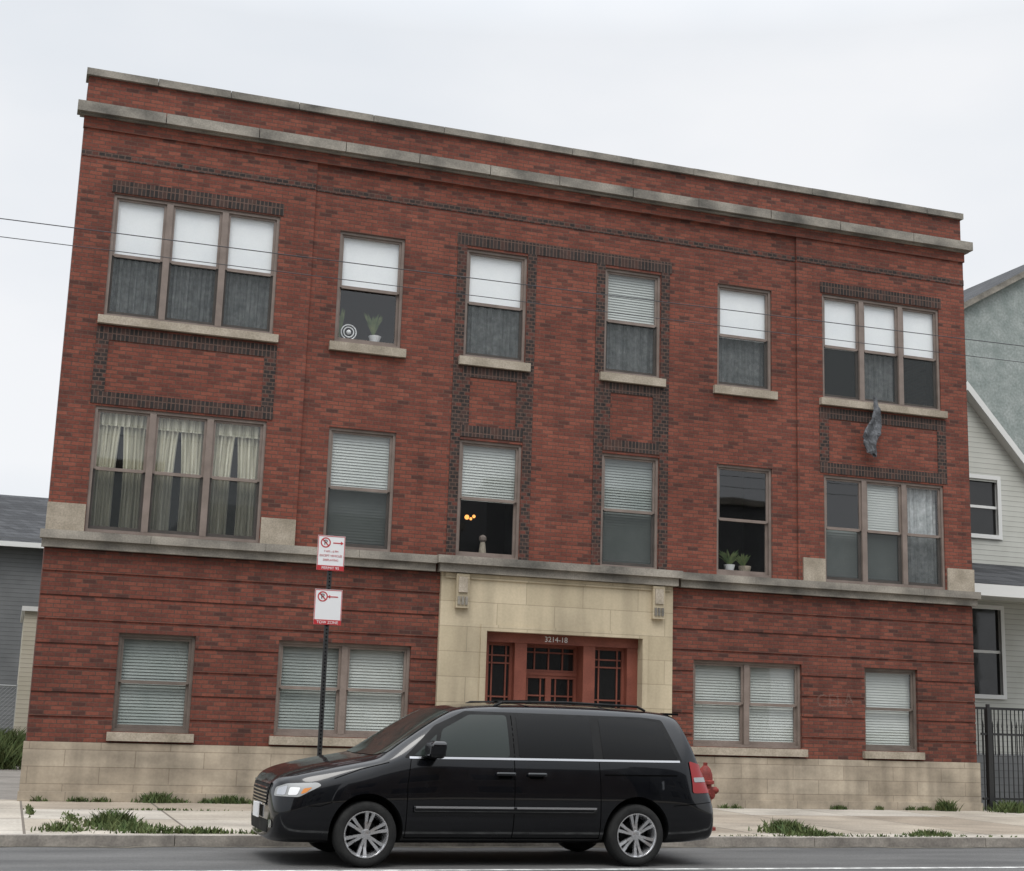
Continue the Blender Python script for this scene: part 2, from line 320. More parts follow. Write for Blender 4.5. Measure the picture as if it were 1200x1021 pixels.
# ---- windows
fr=MB(S);gl=MB(S);bl=MB(S)
def drape_cover(kind,x0,x1,z0,z1,y):
    if kind in 'D': return
    if kind=='W': bl.face([(x0,y,z0),(x1,y,z0),(x1,y,z1),(x0,y,z1)],'white'); return
    if kind in 'BP':
        n=max(3,int((z1-z0)/.055)); h=(z1-z0)/n
        for i in range(n):
            za=z0+i*h; bl.face([(x0,y,za),(x1,y,za),(x1,y+.022,za+h*1.05),(x0,y+.022,za+h*1.05)],'blind' if kind=='B' else 'blind2')
        return
    mt={'C':'curtain','S':'sheer'}[kind]; n=44; ph=random.random()*6; am=random.uniform(.022,.038); fq=random.uniform(.7,1.2)
    f=lambda k:(x0+(x1-x0)*k/n, y+am*math.sin(k*fq+ph)+.014*math.sin(k*2.9))
    for k in range(n):
        p,q=f(k),f(k+1); bl.face([(p[0],p[1],z0),(q[0],q[1],z0),(q[0],q[1],z1),(p[0],p[1],z1)],mt)
def swag(x0,x1,z0,z1,y,dirn):
    n=30; rows=8; P=[]
    for r_ in range(rows+1):
        tt=r_/rows; z=z1+(z0-z1)*tt; wd=(x1-x0)*(.5-.08*math.sin(min(1,tt*1.5)*math.pi/2)); row=[]
        for k in range(n+1):
            xx=wd*k/n; row.append((x0+xx if dirn>0 else x1-xx, y+.035*math.sin(k*1.25+dirn)+.01*math.sin(k*3+tt*4),z))
        P.append(row)
    for r_ in range(rows):
        for k in range(n): bl.face([P[r_][k],P[r_][k+1],P[r_+1][k+1],P[r_+1][k]],'curtain')
def window(x0,x1,z0,z1,n,styles,y,fm='frame',g='glass',split=.5):
    F=.055
    fr.box(x0,x0+F,y,y+.14,z0,z1,fm); fr.box(x1-F,x1,y,y+.14,z0,z1,fm); fr.box(x0+F,x1-F,y,y+.14,z1-F,z1,fm); fr.box(x0+F,x1-F,y,y+.14,z0,z0+F,fm)
    wd=(x1-x0-2*F); MU=.12; uw=(wd-(n-1)*MU)/n; x=x0+F
    for i in range(n):
        a,b=x,x+uw
        if i<n-1: fr.box(b,b+MU,y-.004,y+.14,z0+F,z1-F,fm)
        zm=z0+(z1-z0)*split; q=.045
        fr.box(a,a+q,y+.035,y+.075,zm,z1-F,fm); fr.box(b-q,b,y+.035,y+.075,zm,z1-F,fm); fr.box(a+q,b-q,y+.035,y+.075,z1-F-q,z1-F,fm); fr.box(a+q,b-q,y+.033,y+.075,zm-.02,zm+.04,fm)
        gl.face([(a+q,y+.055,zm+.04),(b-q,y+.055,zm+.04),(b-q,y+.055,z1-F-q),(a+q,y+.055,z1-F-q)],g)
        fr.box(a,a+q,y+.08,y+.12,z0+F,zm,fm); fr.box(b-q,b,y+.08,y+.12,z0+F,zm,fm); fr.box(a+q,b-q,y+.08,y+.12,z0+F,z0+F+.07,fm)
        gl.face([(a+q,y+.10,z0+F+.07),(b-q,y+.10,z0+F+.07),(b-q,y+.10,zm),(a+q,y+.10,zm)],g)
        st=styles[i%len(styles)]
        if st[2]=='s': gl.face([(a,y+.05,z0+F),(b,y+.05,z0+F),(b,y+.05,zm),(a,y+.05,zm)],'screen')
        yy=y+.145
        if st[0]=='C' :
            swag(a,b,z0+F,z1-F,yy+.05,1); swag(a,b,z0+F,z1-F,yy+.06,-1); drape_cover('C',a,b,z1-.32,z1-F,yy+.01)
        elif st[0]==st[1]: drape_cover(st[0],a,b,z0+F,z1-F,yy+(.05 if st[0]=='S' else 0))
        else:
            zz=zm-.02+random.uniform(-.02,.06)
            drape_cover(st[0],a,b,zz,z1-F,yy-.03); drape_cover(st[1],a,b,z0+F,zm,yy+.06)
        x=b+MU
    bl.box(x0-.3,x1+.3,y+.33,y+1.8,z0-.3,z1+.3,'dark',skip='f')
window(*T1,z3B,z3T,3,['WSs','WSs','WSs'],BY+.03)
window(*W2,z3B+.02,z3t,1,['WD-'],.04); window(*W3,z3B+.02,z3t,1,['WSs'],.04); window(*W4,z3B+.02,z3t,1,['PSs'],.04); window(*W5,z3B+.02,z3t,1,['WSs'],.04)
window(*T2,z3B,z3T,3,['WDs','WSs','WDs'],BY+.03)
window(*T1,z2B,z2T,3,['CSs','CSs','CSs'],BY+.03)
zt=z2T+.03
window(*W2,z2B,zt,1,['PBs'],.04,split=.5); window(*W3,z2B,zt,1,['PD-'],.04); window(*W4,z2B,zt,1,['BBs'],.04); window(*W5,z2B,zt,1,['DD-'],.04)
window(*T2,z2B,z2T,3,['DBs','PBs','SSs'],BY+.03)
window(*A,z1B,z1T,1,['BB-'],.07,'frame2','glass_lo'); window(*B,z1B,z1T,2,['BB-','PP-'],.07,'frame','glass_lo')
window(*C,z1B,z1T,2,['PP-','PP-'],.07,'frame','glass_lo'); window(*D,z1B,z1T,1,['PP-'],.07,'frame2','glass_lo')
fr.obj('window_frames',bld); gl.obj('window_glass',bld); bl.obj('blinds_and_curtains',bld)
it=MB(S)
def ball(mb,c,r,mat,n=10,sz=1):
    for i in range(n//2):
        a0,a1=math.pi*i/(n//2)-math.pi/2,math.pi*(i+1)/(n//2)-math.pi/2
        for j in range(n):
            t0,t1=2*math.pi*j/n,2*math.pi*(j+1)/n
            P=lambda a_,t_:(c[0]+r*math.cos(a_)*math.cos(t_),c[1]+r*math.cos(a_)*math.sin(t_),c[2]+r*sz*math.sin(a_))
            mb.face([P(a0,t0),P(a0,t1),P(a1,t1),P(a1,t0)],mat)
def plant(cx,cy,cz,h,n,sp):
    for _ in range(n):
        an=random.random()*6.28; L=h*random.uniform(.5,1); l=sp*random.uniform(.2,1); dx,dy=math.cos(an),math.sin(an)*.3; w_=.028
        it.face([(cx,cy,cz),(cx+dx*l*.5-w_,cy+dy*l*.5,cz+L*.7),(cx+dx*l,cy+dy*l,cz+L),(cx+dx*l*.5+w_,cy+dy*l*.5,cz+L*.7)],'weed')
zs=8.82; yp=.26
it.cyl((5.85,yp,zs),(5.85,yp,zs+.17),.07,.13,'signw',16); plant(5.82,yp,zs+.15,.5,34,.24)
for rr_ in (.15,.10): 
    for k in range(24):
        t0,t1=2*math.pi*k/24,2*math.pi*(k+1)/24
        it.cyl((5.32+rr_*math.cos(t0),yp,zs+.2+rr_*math.sin(t0)),(5.32+rr_*math.cos(t1),yp,zs+.2+rr_*math.sin(t1)),.012,.012,'signw',5,False)
ball(it,(5.32,yp,zs+.2),.05,'signw'); it.box(5.25,5.4,yp-.04,yp+.04,zs-.02,zs+.04,'signw')
plant(5.15,yp+.03,zs,.7,18,.12)
zs=4.8
it.cyl((13.72,yp,zs),(13.72,yp,zs+.15),.08,.12,'signw',16); plant(13.72,yp,zs+.12,.38,40,.32); it.cyl((14.08,yp,zs),(14.08,yp,zs+.14),.11,.14,'sill',16); plant(14.05,yp,zs+.1,.32,40,.26)
ball(it,(8.10,.9,5.62),.05,'glow'); ball(it,(8.28,1.0,5.66),.035,'glow'); ball(it,(8.2,.95,5.6),.03,'glow')
it.cyl((8.25,yp,4.8),(8.25,yp,5.05),.08,.05,'sill',12); ball(it,(8.25,yp,5.12),.08,'frame')
it.obj('windowsill_items',bld)
ps=MB(S); rows=[]
for i in range(15):
    tt=i/14; z=8.80-1.28*tt; r_=.035+.13*max(0,math.sin((tt**1.5)*math.pi*.86)); row=[]
    for k in range(15):
        an=2*math.pi*k/15; rr_=r_*(1+.4*math.sin(an*3+tt*6)+random.uniform(-.22,.22)); row.append((16.98+.07*math.sin(tt*5+.5)+rr_*math.cos(an),-.21+BY+rr_*.35*math.sin(an),z+random.uniform(-.035,.035)-.05*math.sin(an*2)*(tt>.7)))
    rows.append(row)
for i in range(14):
    for k in range(15): ps.face([rows[i][k],rows[i][(k+1)%15],rows[i+1][(k+1)%15],rows[i+1][k]],'plastic')
ps.obj('hanging_plastic_sheet')

# ================================================================= GROUND
KY=-5.80; RZ=-.115
def sheet(name,x0,x1,y0,y1,z,mat):
    m=MB(); m.face([(x0,y0,z),(x1,y0,z),(x1,y1,z),(x0,y1,z)],mat); return m.obj(name)
sheet('ground',-600,600,-400,900,-.30,'ground')
sheet('road',-120,120,-18,KY-.02,RZ,'asphalt')
m=MB(); m.box(-1.2,120,KY,.2,-.29,0,'concrete',skip='d'); m.box(-120,-5.4,KY,.2,-.29,0,'concrete',skip='d'); m.obj('sidewalk')
m=MB(); m.box(-5.4,-1.2,KY,.2,-.29,-.012,'alley',skip='d'); m.box(-5.4,.38,.2,40,-.29,-.008,'alley',skip='d'); m.obj('alley')
m=MB()
for u0,u1 in segs(-1.2,60,3.0): m.box(u0+.004,u1-.004,KY-.16,KY-.001,-.29,.006,'kerb',skip='d')
m.box(-60,-5.4,KY-.16,KY-.001,-.29,.006,'kerb',skip='d'); m.obj('kerb',bevel=.015)
m=MB(); m.box(-120,120,-24,-18,-.29,0,'concrete',skip='d'); m.obj('sidewalk')
m=MB(); xx=-20; prev=.12
while xx<50:
    nx=xx+random.uniform(.25,.6); nw=random.uniform(.06,.24); m.face([(xx,KY-.161-prev,RZ+.004),(nx,KY-.161-nw,RZ+.004),(nx,KY-.161,RZ+.004),(xx,KY-.161,RZ+.004)],'dirt'); xx=nx; prev=nw
m.obj('gutter_dirt')
m=MB()
m.face([(-60,-8.54,RZ+.004),(60,-8.64,RZ+.004),(60,-8.52,RZ+.004),(-60,-8.42,RZ+.004)],'line'); m.obj('road_marking')

# ================================================================= MINIVAN
van=empty('parked_minivan',(2.36,-7.36,RZ))
ST=[ #x,zb,wl,(z3,w3),(z4,w4),(z5,w5),(zr,wr),zt
(0.00,.27,.50,(.45,.60),(.58,.58),(.70,.50),(.73,.38),.74),
(0.05,.23,.70,(.45,.78),(.64,.75),(.82,.67),(.87,.54),.885),
(0.17,.22,.84,(.50,.89),(.70,.87),(.88,.80),(.935,.66),.965),
(0.42,.22,.90,(.58,.95),(.79,.94),(.93,.87),(.995,.72),1.035),
(0.75,.22,.93,(.61,.972),(.84,.96),(.99,.90),(1.06,.76),1.10),
(1.08,.22,.93,(.62,.976),(.86,.965),(1.05,.915),(1.115,.80),1.15),
(1.15,.22,.93,(.62,.976),(.86,.965),(1.06,.918),(1.14,.81),1.18),
(1.50,.22,.93,(.62,.976),(.87,.966),(1.09,.925),(1.37,.80),1.42),
(1.88,.22,.93,(.62,.976),(.88,.967),(1.10,.93),(1.60,.725),1.655),
(2.05,.22,.93,(.62,.976),(.88,.967),(1.10,.93),(1.645,.705),1.705),
(2.4,.22,.93,(.62,.976),(.88,.967),(1.10,.93),(1.67,.695),1.74),
(3.0,.22,.93,(.62,.976),(.88,.967),(1.10,.93),(1.685,.69),1.757),
(3.8,.22,.93,(.62,.976),(.88,.967),(1.10,.93),(1.68,.685),1.75),
(4.45,.22,.93,(.62,.974),(.88,.963),(1.11,.925),(1.655,.665),1.72),
(4.66,.23,.92,(.62,.968),(.88,.95),(1.11,.90),(1.62,.64),1.695),
(4.72,.23,.92,(.62,.964),(.88,.94),(1.11,.88),(1.56,.66),1.64),
(4.85,.24,.91,(.62,.945),(.88,.90),(1.08,.82),(1.28,.74),1.34),
(4.93,.25,.89,(.62,.93),(.86,.86),(1.0,.78),(1.06,.72),1.08),
(5.04,.25,.86,(.58,.90),(.72,.84),(.80,.76),(.83,.68),.84),
(5.10,.30,.74,(.50,.78),(.60,.74),(.66,.68),(.69,.56),.70)]
def sect(s):
    x,zb,wl,(z3,w3),(z4,w4),(z5,w5),(zr,wr),zt=s
    P=[(0,zb),(.75*wl,zb),(wl,zb+.05),(w3,z3),(w4,z4),(w5,z5),((w5+wr)/2+.02,(z5+zr)/2),(wr,zr),(wr-.10,zr+(zt-zr)*.62),(.4*wr,zt-.01),(0,zt)]
    L=[(x,-y,z) for y,z in P]; Rr=[(x,y,z) for y,z in P[1:-1]][::-1]
    return L+Rr
body=bpy.data.meshes.new('body'); V=[];Fc=[]
for s in ST: V+=sect(s)
n=20
for i in range(len(ST)-1):
    for j in range(n): Fc.append((i*n+j,i*n+(j+1)%n,(i+1)*n+(j+1)%n,(i+1)*n+j))
for base,flip in ((0,False),((len(ST)-1)*n,True)):
    for j in range(10):
        a_,b_=base+j,base+j+1; c_=base+(20-j-1); d_=base+(20-j)%20
        f=[a_,b_,c_,d_] if j<9 else [a_,b_,d_]
        if j==0: f=[base,base+1,base+19]
        f=list(dict.fromkeys(f)); Fc.append(tuple(f[::-1] if not flip else f))
body.from_pydata(V,[],Fc); body.materials.append(M['paint']); body.materials.append(M['blackpl'])
bm=bmesh.new(); bm.from_mesh(body); bmesh.ops.recalc_face_normals(bm,faces=bm.faces); bm.to_mesh(body); bm.free()
bo=bpy.data.objects.new('body',body); sc.collection.objects.link(bo)
sm=bo.modifiers.new('s','SUBSURF'); sm.levels=3; sm.render_levels=3
dg=bpy.context.evaluated_depsgraph_get(); me0=bpy.data.meshes.new_from_object(bo.evaluated_get(dg)); bo.modifiers.clear(); bo.data=me0
bmt=bmesh.new(); bmt.from_mesh(me0); bvh=BVHTree.FromBMesh(bmt); bmt.free()
WX=(.98,4.058)
cut=MB()
for wx in WX:
    for sg in (-1,1):
        cut.mats=[M['paint'],M['blackpl']]
        cut.cyl((wx,sg*.60,.36),(wx,sg*1.2,.36),.395,.395,'blackpl',n=64)
co=cut.obj('cutter',weld=True)
bmod=bo.modifiers.new('b','BOOLEAN'); bmod.operation='DIFFERENCE'; bmod.object=co; bmod.solver='EXACT'
dg=bpy.context.evaluated_depsgraph_get(); me1=bpy.data.meshes.new_from_object(bo.evaluated_get(dg)); bo.modifiers.clear(); bo.data=me1
bpy.data.objects.remove(co)
for p in me1.polygons: p.use_smooth=True
me1.set_sharp_from_angle(angle=math.radians(35)); bo.parent=van; bo.name='body'
def drape(polys,name,mat,frame,off=.004,step=.06,smooth=True,thick=0):
    o,ex,ey,dr=[Vector(q) for q in frame]; dr.normalize()
    bm=bmesh.new()
    for poly in polys:
        vs=[bm.verts.new((p[0],p[1],0)) for p in poly]; bm.faces.new(vs)
    for ax in (0,1):
        lo=min(v.co[ax] for v in bm.verts); hi=max(v.co[ax] for v in bm.verts); k=lo+step
        while k<hi:
            co_=[0,0,0]; no=[0,0,0]; co_[ax]=k; no[ax]=1
            bmesh.ops.bisect_plane(bm,geom=bm.verts[:]+bm.edges[:]+bm.faces[:],plane_co=co_,plane_no=no); k+=step
    bad=[]
    for v in bm.verts:
        p=o+ex*v.co.x+ey*v.co.y; h=bvh.ray_cast(p,dr)
        if h[0] is None: bad.append(v); continue
        nn=h[1]; nn=nn if nn.dot(dr)<0 else -nn
        v.co=h[0]+nn*off
    bmesh.ops.delete(bm,geom=bad,context='VERTS')
    me=bpy.data.meshes.new(name); bm.to_mesh(me); bm.free(); me.materials.append(M[mat])
    for p in me.polygons: p.use_smooth=smooth
    ob=bpy.data.objects.new(name,me); sc.collection.objects.link(ob); ob.parent=van
    if thick:
        so=ob.modifiers.new('t','SOLIDIFY'); so.thickness=thick; so.offset=0
    return ob
def side(sg): return ((0,sg*3,0),(1,0,0),(0,0,1),(0,-sg,0))
def strip(pts,wd):
    out=[]
    for p,q in zip(pts,pts[1:]):
        dx,dz=q[0]-p[0],q[1]-p[1]; L=math.hypot(dx,dz); nx,nz=-dz/L*wd/2,dx/L*wd/2
        out.append([(p[0]-nx,p[1]-nz),(q[0]-nx,q[1]-nz),(q[0]+nx,q[1]+nz),(p[0]+nx,p[1]+nz)])
    return out
def rnd(poly,r=.04,k=4):
    out=[]; n=len(poly)
    for i in range(n):
        p0,p,p1=[Vector((*poly[j%n],0)) for j in (i-1,i,i+1)]
        a1=(p0-p).normalized()*r; b1=(p1-p).normalized()*r
        for t_ in range(k+1):
            t=t_/k; q=(p+a1)*(1-t)**2+p*2*t*(1-t)+(p+b1)*t*t; out.append((q.x,q.y))
    return out
for sg,sn in ((-1,'near'),(1,'far')):
    fs=side(sg)
    drape([rnd([(1.36,1.125),(4.64,1.14),(4.46,1.60),(4.2,1.625),(2.08,1.635),(1.72,1.47)],.03)],'window_surround_'+sn,'blackpl',fs,.003)
    drape([rnd([(1.72,1.15),(2.55,1.15),(2.55,1.60),(2.12,1.595),(1.80,1.43)])],'front_window_'+sn,'cglass2',fs,.007)
    drape([rnd([(1.47,1.15),(1.68,1.15),(1.74,1.38)],.02)],'quarter_glass_'+sn,'cglass2',fs,.007)
    drape([rnd([(2.66,1.15),(3.54,1.15),(3.54,1.60),(2.66,1.605)])],'sliding_door_window_'+sn,'cglass',fs,.007)
    drape([rnd([(3.65,1.15),(4.58,1.16),(4.40,1.57),(4.2,1.595),(3.65,1.60)])],'rear_window_'+sn,'cglass',fs,.007)
    drape(strip([(1.42,1.128),(2.0,1.132),(4.60,1.142)],.022),'belt_chrome_'+sn,'chrome',fs,.010)
    drape(strip([(1.47,.60),(3.56,.60)],.07),'side_moulding_'+sn,'paint',fs,.018,thick=.012)
    drape(strip([(1.49,.625),(2.585,.625)],.022)+strip([(2.62,.625),(3.55,.625)],.022),'moulding_chrome_'+sn,'chrome',fs,.027)
    g=strip([(1.40,.30),(1.40,.85),(1.44,1.12)],.008)+strip([(2.60,.30),(2.60,1.12)],.008)+strip([(3.62,.30),(3.60,1.12)],.008)+strip([(1.40,.30),(3.62,.30)],.008)+strip([(3.66,.985),(4.55,.99)],.014)+strip([(2.605,1.13),(2.605,1.63)],.01)
    g+=strip([(.62,.90),(.9,1.0),(1.2,1.075)],.008)+strip([(.36,.62),(.48,.62),(.60,.66)],.007)+strip([(4.50,.66),(5.0,.70)],.007)
    drape(g,'panel_gaps_'+sn,'gap',fs,.003,.05)
    if sg<0: drape([rnd([(4.20,.80),(4.38,.80),(4.38,.97),(4.20,.97)],.03)],'fuel_door_'+sn,'paint',fs,.004)
    for hx in (2.38,2.74):
        drape([rnd([(hx,.955),(hx+.22,.955),(hx+.22,.99),(hx,.99)],.015)],'door_handle_'+sn,'paint',fs,.03,thick=.02)
        drape([rnd([(hx+.03,.93),(hx+.19,.93),(hx+.19,.975),(hx+.03,.975)],.02)],'handle_recess_'+sn,'gap',fs,.003)
    dia=Vector((1,-sg*1.1,0)).normalized()
    ex=Vector((1.1,sg*1,0)).normalized()
    o_=Vector((.22,sg*.86,0))-dia*3
    f2=(o_,ex,(0,0,1),dia)
    drape([rnd([(-.26,.705),(.05,.705),(.24,.825),(.20,.855),(-.10,.835),(-.25,.79)],.025)],'headlight_'+sn,'lamp',f2,.008,.03)
    drape([rnd([(-.22,.72),(-.10,.72),(-.09,.815),(-.21,.785)],.02)],'headlight_bulb_'+sn,'chrome',f2,.011,.03)
    drape([rnd([(-.07,.72),(.03,.725),(.05,.80),(-.06,.80)],.02)],'headlight_bulb_'+sn,'signw',f2,.011,.03)
    drape([rnd([(.06,.735),(.11,.75),(.16,.805),(.08,.79)],.015)],'indicator_'+sn,'amber',f2,.011,.03)
    dr=Vector((-1,-sg*1.1,0)).normalized(); o3=Vector((4.90,sg*.86,0))-dr*3
    exr=Vector((1.1,-sg*1,0)).normalized()
    drape([rnd([(-.17,.80),(.13,.80),(.10,1.10),(-.13,1.15)],.03)],'taillight_'+sn,'red',(o3,exr,(0,0,1),dr),.010,.03)
    drape([rnd([(-.13,.92),(.09,.92),(.09,.97),(-.13,.97)],.015)],'reverse_lamp_'+sn,'lamp',(o3,exr,(0,0,1),dr),.014,.03)
    mm=MB() 
    pts=[]
    for zz,yy0,yy1,xx0,xx1 in ((1.13,.97,1.16,1.60,1.72),(1.16,.96,1.20,1.56,1.74),(1.28,.96,1.21,1.57,1.75),(1.315,.98,1.17,1.62,1.74)):
        pts.append([(xx0,sg*yy0,zz),(xx0-.0,sg*yy1,zz),(xx1,sg*yy1,zz),(xx1,sg*yy0,zz)])
    for A_,B_ in zip(pts,pts[1:]):
        for k in range(4): mm.face([A_[k],A_[(k+1)%4],B_[(k+1)%4],B_[k]],'paint')
    mm.face(pts[0],'paint'); mm.face(pts[-1],'paint'); mm.box(1.62,1.70,min(sg*.88,sg*1.0),max(sg*.88,sg*1.0),1.14,1.19,'blackpl')
    mm.obj('side_mirror_'+sn,van,weld=True,bevel=.02)
drape([rnd([(-.66,1.14),(.66,1.14),(.80,1.18),(.66,1.62),(0,1.665),(-.66,1.62),(-.80,1.18)],.03)],'windscreen','cglass2',((-3,0,0),(0,1,0),(0,0,1),(1,0,0)),.005,.05)
drape([rnd([(-.68,1.12),(.68,1.12),(.58,1.56),(-.58,1.56)],.05)],'rear_windscreen','cglass',((8,0,0),(0,1,0),(0,0,1),(-1,0,0)),.005,.05)
fx=((-3,0,0),(0,1,0),(0,0,1),(1,0,0))
drape([rnd([(-.42,.60),(.42,.60),(.50,.82),(-.50,.82)],.03)],'grille','blackpl',fx,.006,.04)
drape(sum([strip([(-.44,z_),(.44,z_)],.014) for z_ in (.63,.665,.70,.735,.77)],[]),'grille_bars','chrome',fx,.012,.04)
drape(strip([(-.50,.82),(.50,.82)],.02)+strip([(-.42,.60),(.42,.60)],.02),'grille_surround','chrome',fx,.016,.04)
drape([rnd([(-.50,.32),(.50,.32),(.54,.45),(-.54,.45)],.03)],'lower_intake','blackpl',fx,.005,.04)
drape([rnd([(s_*.62-.05,.38),(s_*.62+.05,.38),(s_*.62+.05,.46),(s_*.62-.05,.46)],.03) for s_ in (-1,1)],'fog_lights','lamp',fx,.008,.03)
pl=MB(); pl.box(-.035,-.02,-.155,.155,.45,.60,'signw'); pl.obj('front_plate',van)
rr=MB()
for sg in (-1,1):
    p=[(2.45,sg*.60,1.70),(2.55,sg*.60,1.745),(3.3,sg*.595,1.765),(4.2,sg*.58,1.745),(4.3,sg*.58,1.70)]
    for a_,b_ in zip(p,p[1:]): rr.cyl(a_,b_,.014,.014,'blackpl',8)
rr.box(2.85,2.89,-.6,.6,1.768,1.778,'blackpl'); rr.box(3.85,3.89,-.59,.59,1.762,1.772,'blackpl')
rr.obj('roof_rails',van,smooth=True)
spz=MB(); spz.box(4.56,4.74,-.55,.55,1.66,1.685,'paint'); spz.obj('rear_spoiler',van,bevel=.011)
def lathe(mb,prof,mat,cx,cy,cz,sg,n=48):
    for (r0,y0),(r1,y1) in zip(prof,prof[1:]):
        for i in range(n):
            t0,t1=2*math.pi*i/n,2*math.pi*(i+1)/n
            P=lambda r,y,t:(cx+r*math.cos(t),cy+sg*y,cz+r*math.sin(t))
            q=[P(r0,y0,t0),P(r0,y0,t1),P(r1,y1,t1),P(r1,y1,t0)]
            if r1<1e-6: q=q[:3]
            mb.face(q,mat)
for wx,wn in zip(WX,('front','rear')):
    for sg,sn in ((-1,'near'),(1,'far')):
        m=MB(); cy=sg*.835; cz=.338
        lathe(m,[(.235,-.10),(.30,-.11),(.328,-.09),(.338,-.05),(.338,.05),(.328,.09),(.312,.105),(.29,.112),(.255,.113),(.232,.10)],'rubber',wx,cy,cz,sg)
        lathe(m,[(.232,.10),(.238,.112),(.228,.112),(.215,.09),(.205,.03),(.20,-.06)],'alloy',wx,cy,cz,sg)
        lathe(m,[(.21,-.06),(.0,-.06)],'gap',wx,cy,cz,sg)
        lathe(m,[(.15,-.03),(.15,-.02),(0,-.02)],'blackpl',wx,cy,cz,sg,24)
        lathe(m,[(.055,.06),(.052,.088),(.03,.094),(0,.094)],'alloy',wx,cy,cz,sg,20)
        for k in range(6):
            th=2*math.pi*k/6+.35+(.3 if wn=='rear' else 0)
            for dth in (-.165,.165):
                t=th+dth; tt=Vector((-math.sin(t),0,math.cos(t))); rd0=Vector((math.cos(th+dth*.9),0,math.sin(th+dth*.9))); rd1=Vector((math.cos(t),0,math.sin(t)))
                c0=Vector((wx,cy,cz))
                def pt(r,rd,w_,yy): return c0+rd*r+tt*w_+Vector((0,sg*yy,0))
                for (r0,w0,y0),(r1,w1,y1) in (((.035,.014,.085),(.13,.014,.078)),((.13,.014,.078),(.225,.019,.10))):
                    q=[pt(r0,rd0,-w0,y0),pt(r1,rd1,-w1,y1),pt(r1,rd1,w1,y1),pt(r0,rd0,w0,y0)]
                    qb=[v-Vector((0,sg*.045,0)) for v in q]
                    m.face(q,'alloy')
                    for i_ in range(4): m.face([q[i_],q[(i_+1)%4],qb[(i_+1)%4],qb[i_]],'alloy')
        m.obj('wheel_%s_%s'%(wn,sn),van,smooth=True)

# ================================================================= SIGN POST
px,py=3.37,-5.55
sg_=empty('no_parking_sign',(px,py,0)); m=MB(); m.box(-.028,.028,-.012,.02,0,3.66,'pole'); 
for k in range(70): m.box(-.008,.008,-.0145,-.012,.3+k*.046,.318+k*.046,'gap',skip='b')
m.obj('pole',sg_)
for z0,h,foot in ((3.21,.44,'PERMIT 95'),(2.53,.44,'TOW ZONE')):
    m=MB(); m.box(-.175,.175,-.020,-.016,z0,z0+h,'signw'); m.box(-.175,.175,-.0225,-.0202,z0,z0+.055,'signr')
    for q in ((-.172,.172,z0+h-.012,z0+h-.004),(-.172,.172,z0+.056,z0+.062)): m.box(q[0],q[1],-.022,-.0202,q[2],q[3],'signr')
    for q in (-.172,.164): m.box(q,q+.008,-.022,-.0202,z0+.06,z0+h-.01,'signr')
    cx,cz=-.075,z0+h-.09; n=28
    for i in range(n):
        t0,t1=2*math.pi*i/n,2*math.pi*(i+1)/n
        m.face([(cx+.065*math.cos(t0),-.022,cz+.065*math.sin(t0)),(cx+.065*math.cos(t1),-.022,cz+.065*math.sin(t1)),(cx+.05*math.cos(t1),-.022,cz+.05*math.sin(t1)),(cx+.05*math.cos(t0),-.022,cz+.05*math.sin(t0))],'signr')
    m.face([(cx-.045,-.0235,cz+.035),(cx-.035,-.0235,cz+.045),(cx+.045,-.0235,cz-.035),(cx+.035,-.0235,cz-.045)],'signr')
    s1=1 if z0>2.9 else -1; ax=.07
    m.box(ax-.05,ax+.05,-.022,-.0202,cz-.007,cz+.007,'signr'); m.face([(ax+s1*.05,-.0222,cz+.024),(ax+s1*.05,-.0222,cz-.024),(ax+s1*.085,-.0222,cz)],'signr')
    m.obj('sign_plate',sg_)
    text('P','p_symbol',.09,(cx,-.0225,cz),'pole',sg_); text(foot,'sign_footer',.05,(0,-.024,z0+.028),'signw',sg_)
    if z0>2.9:
        for k,ss in enumerate(('7 AM - 6 PM','EXCEPT VEHICLES','DISPLAYING')): text(ss,'sign_text',.036,(0,-.0215,z0+.24-k*.055),'signr',sg_)

# ================================================================= HYDRANT
hy=MB(); 
def lz(prof,mat='hyd',n=20):
    for (r0,z0),(r1,z1) in zip(prof,prof[1:]):
        for i in range(n):
            t0,t1=2*math.pi*i/n,2*math.pi*(i+1)/n
            q=[(r0*math.cos(t0),r0*math.sin(t0),z0),(r0*math.cos(t1),r0*math.sin(t1),z0),(r1*math.cos(t1),r1*math.sin(t1),z1),(r1*math.cos(t0),r1*math.sin(t0),z1)]
            hy.face(q,mat)
lz([(.15,0),(.15,.04),(.10,.05),(.09,.12),(.09,.62),(.125,.63),(.125,.67),(.105,.68),(.10,.76),(.07,.84),(.03,.88),(.03,.92),(.001,.92)])
hy.cyl((-.17,0,.54),(.17,0,.54),.05,.05,'hyd',14); hy.cyl((-.20,0,.54),(.20,0,.54),.03,.03,'hyd',6); hy.cyl((0,-.17,.49),(0,0,.49),.07,.07,'hyd',16); hy.cyl((0,-.20,.49),(0,-.17,.49),.03,.03,'hyd',6)
ho=hy.obj('fire_hydrant',smooth=True); ho.location=(9.05,-4.75,0)

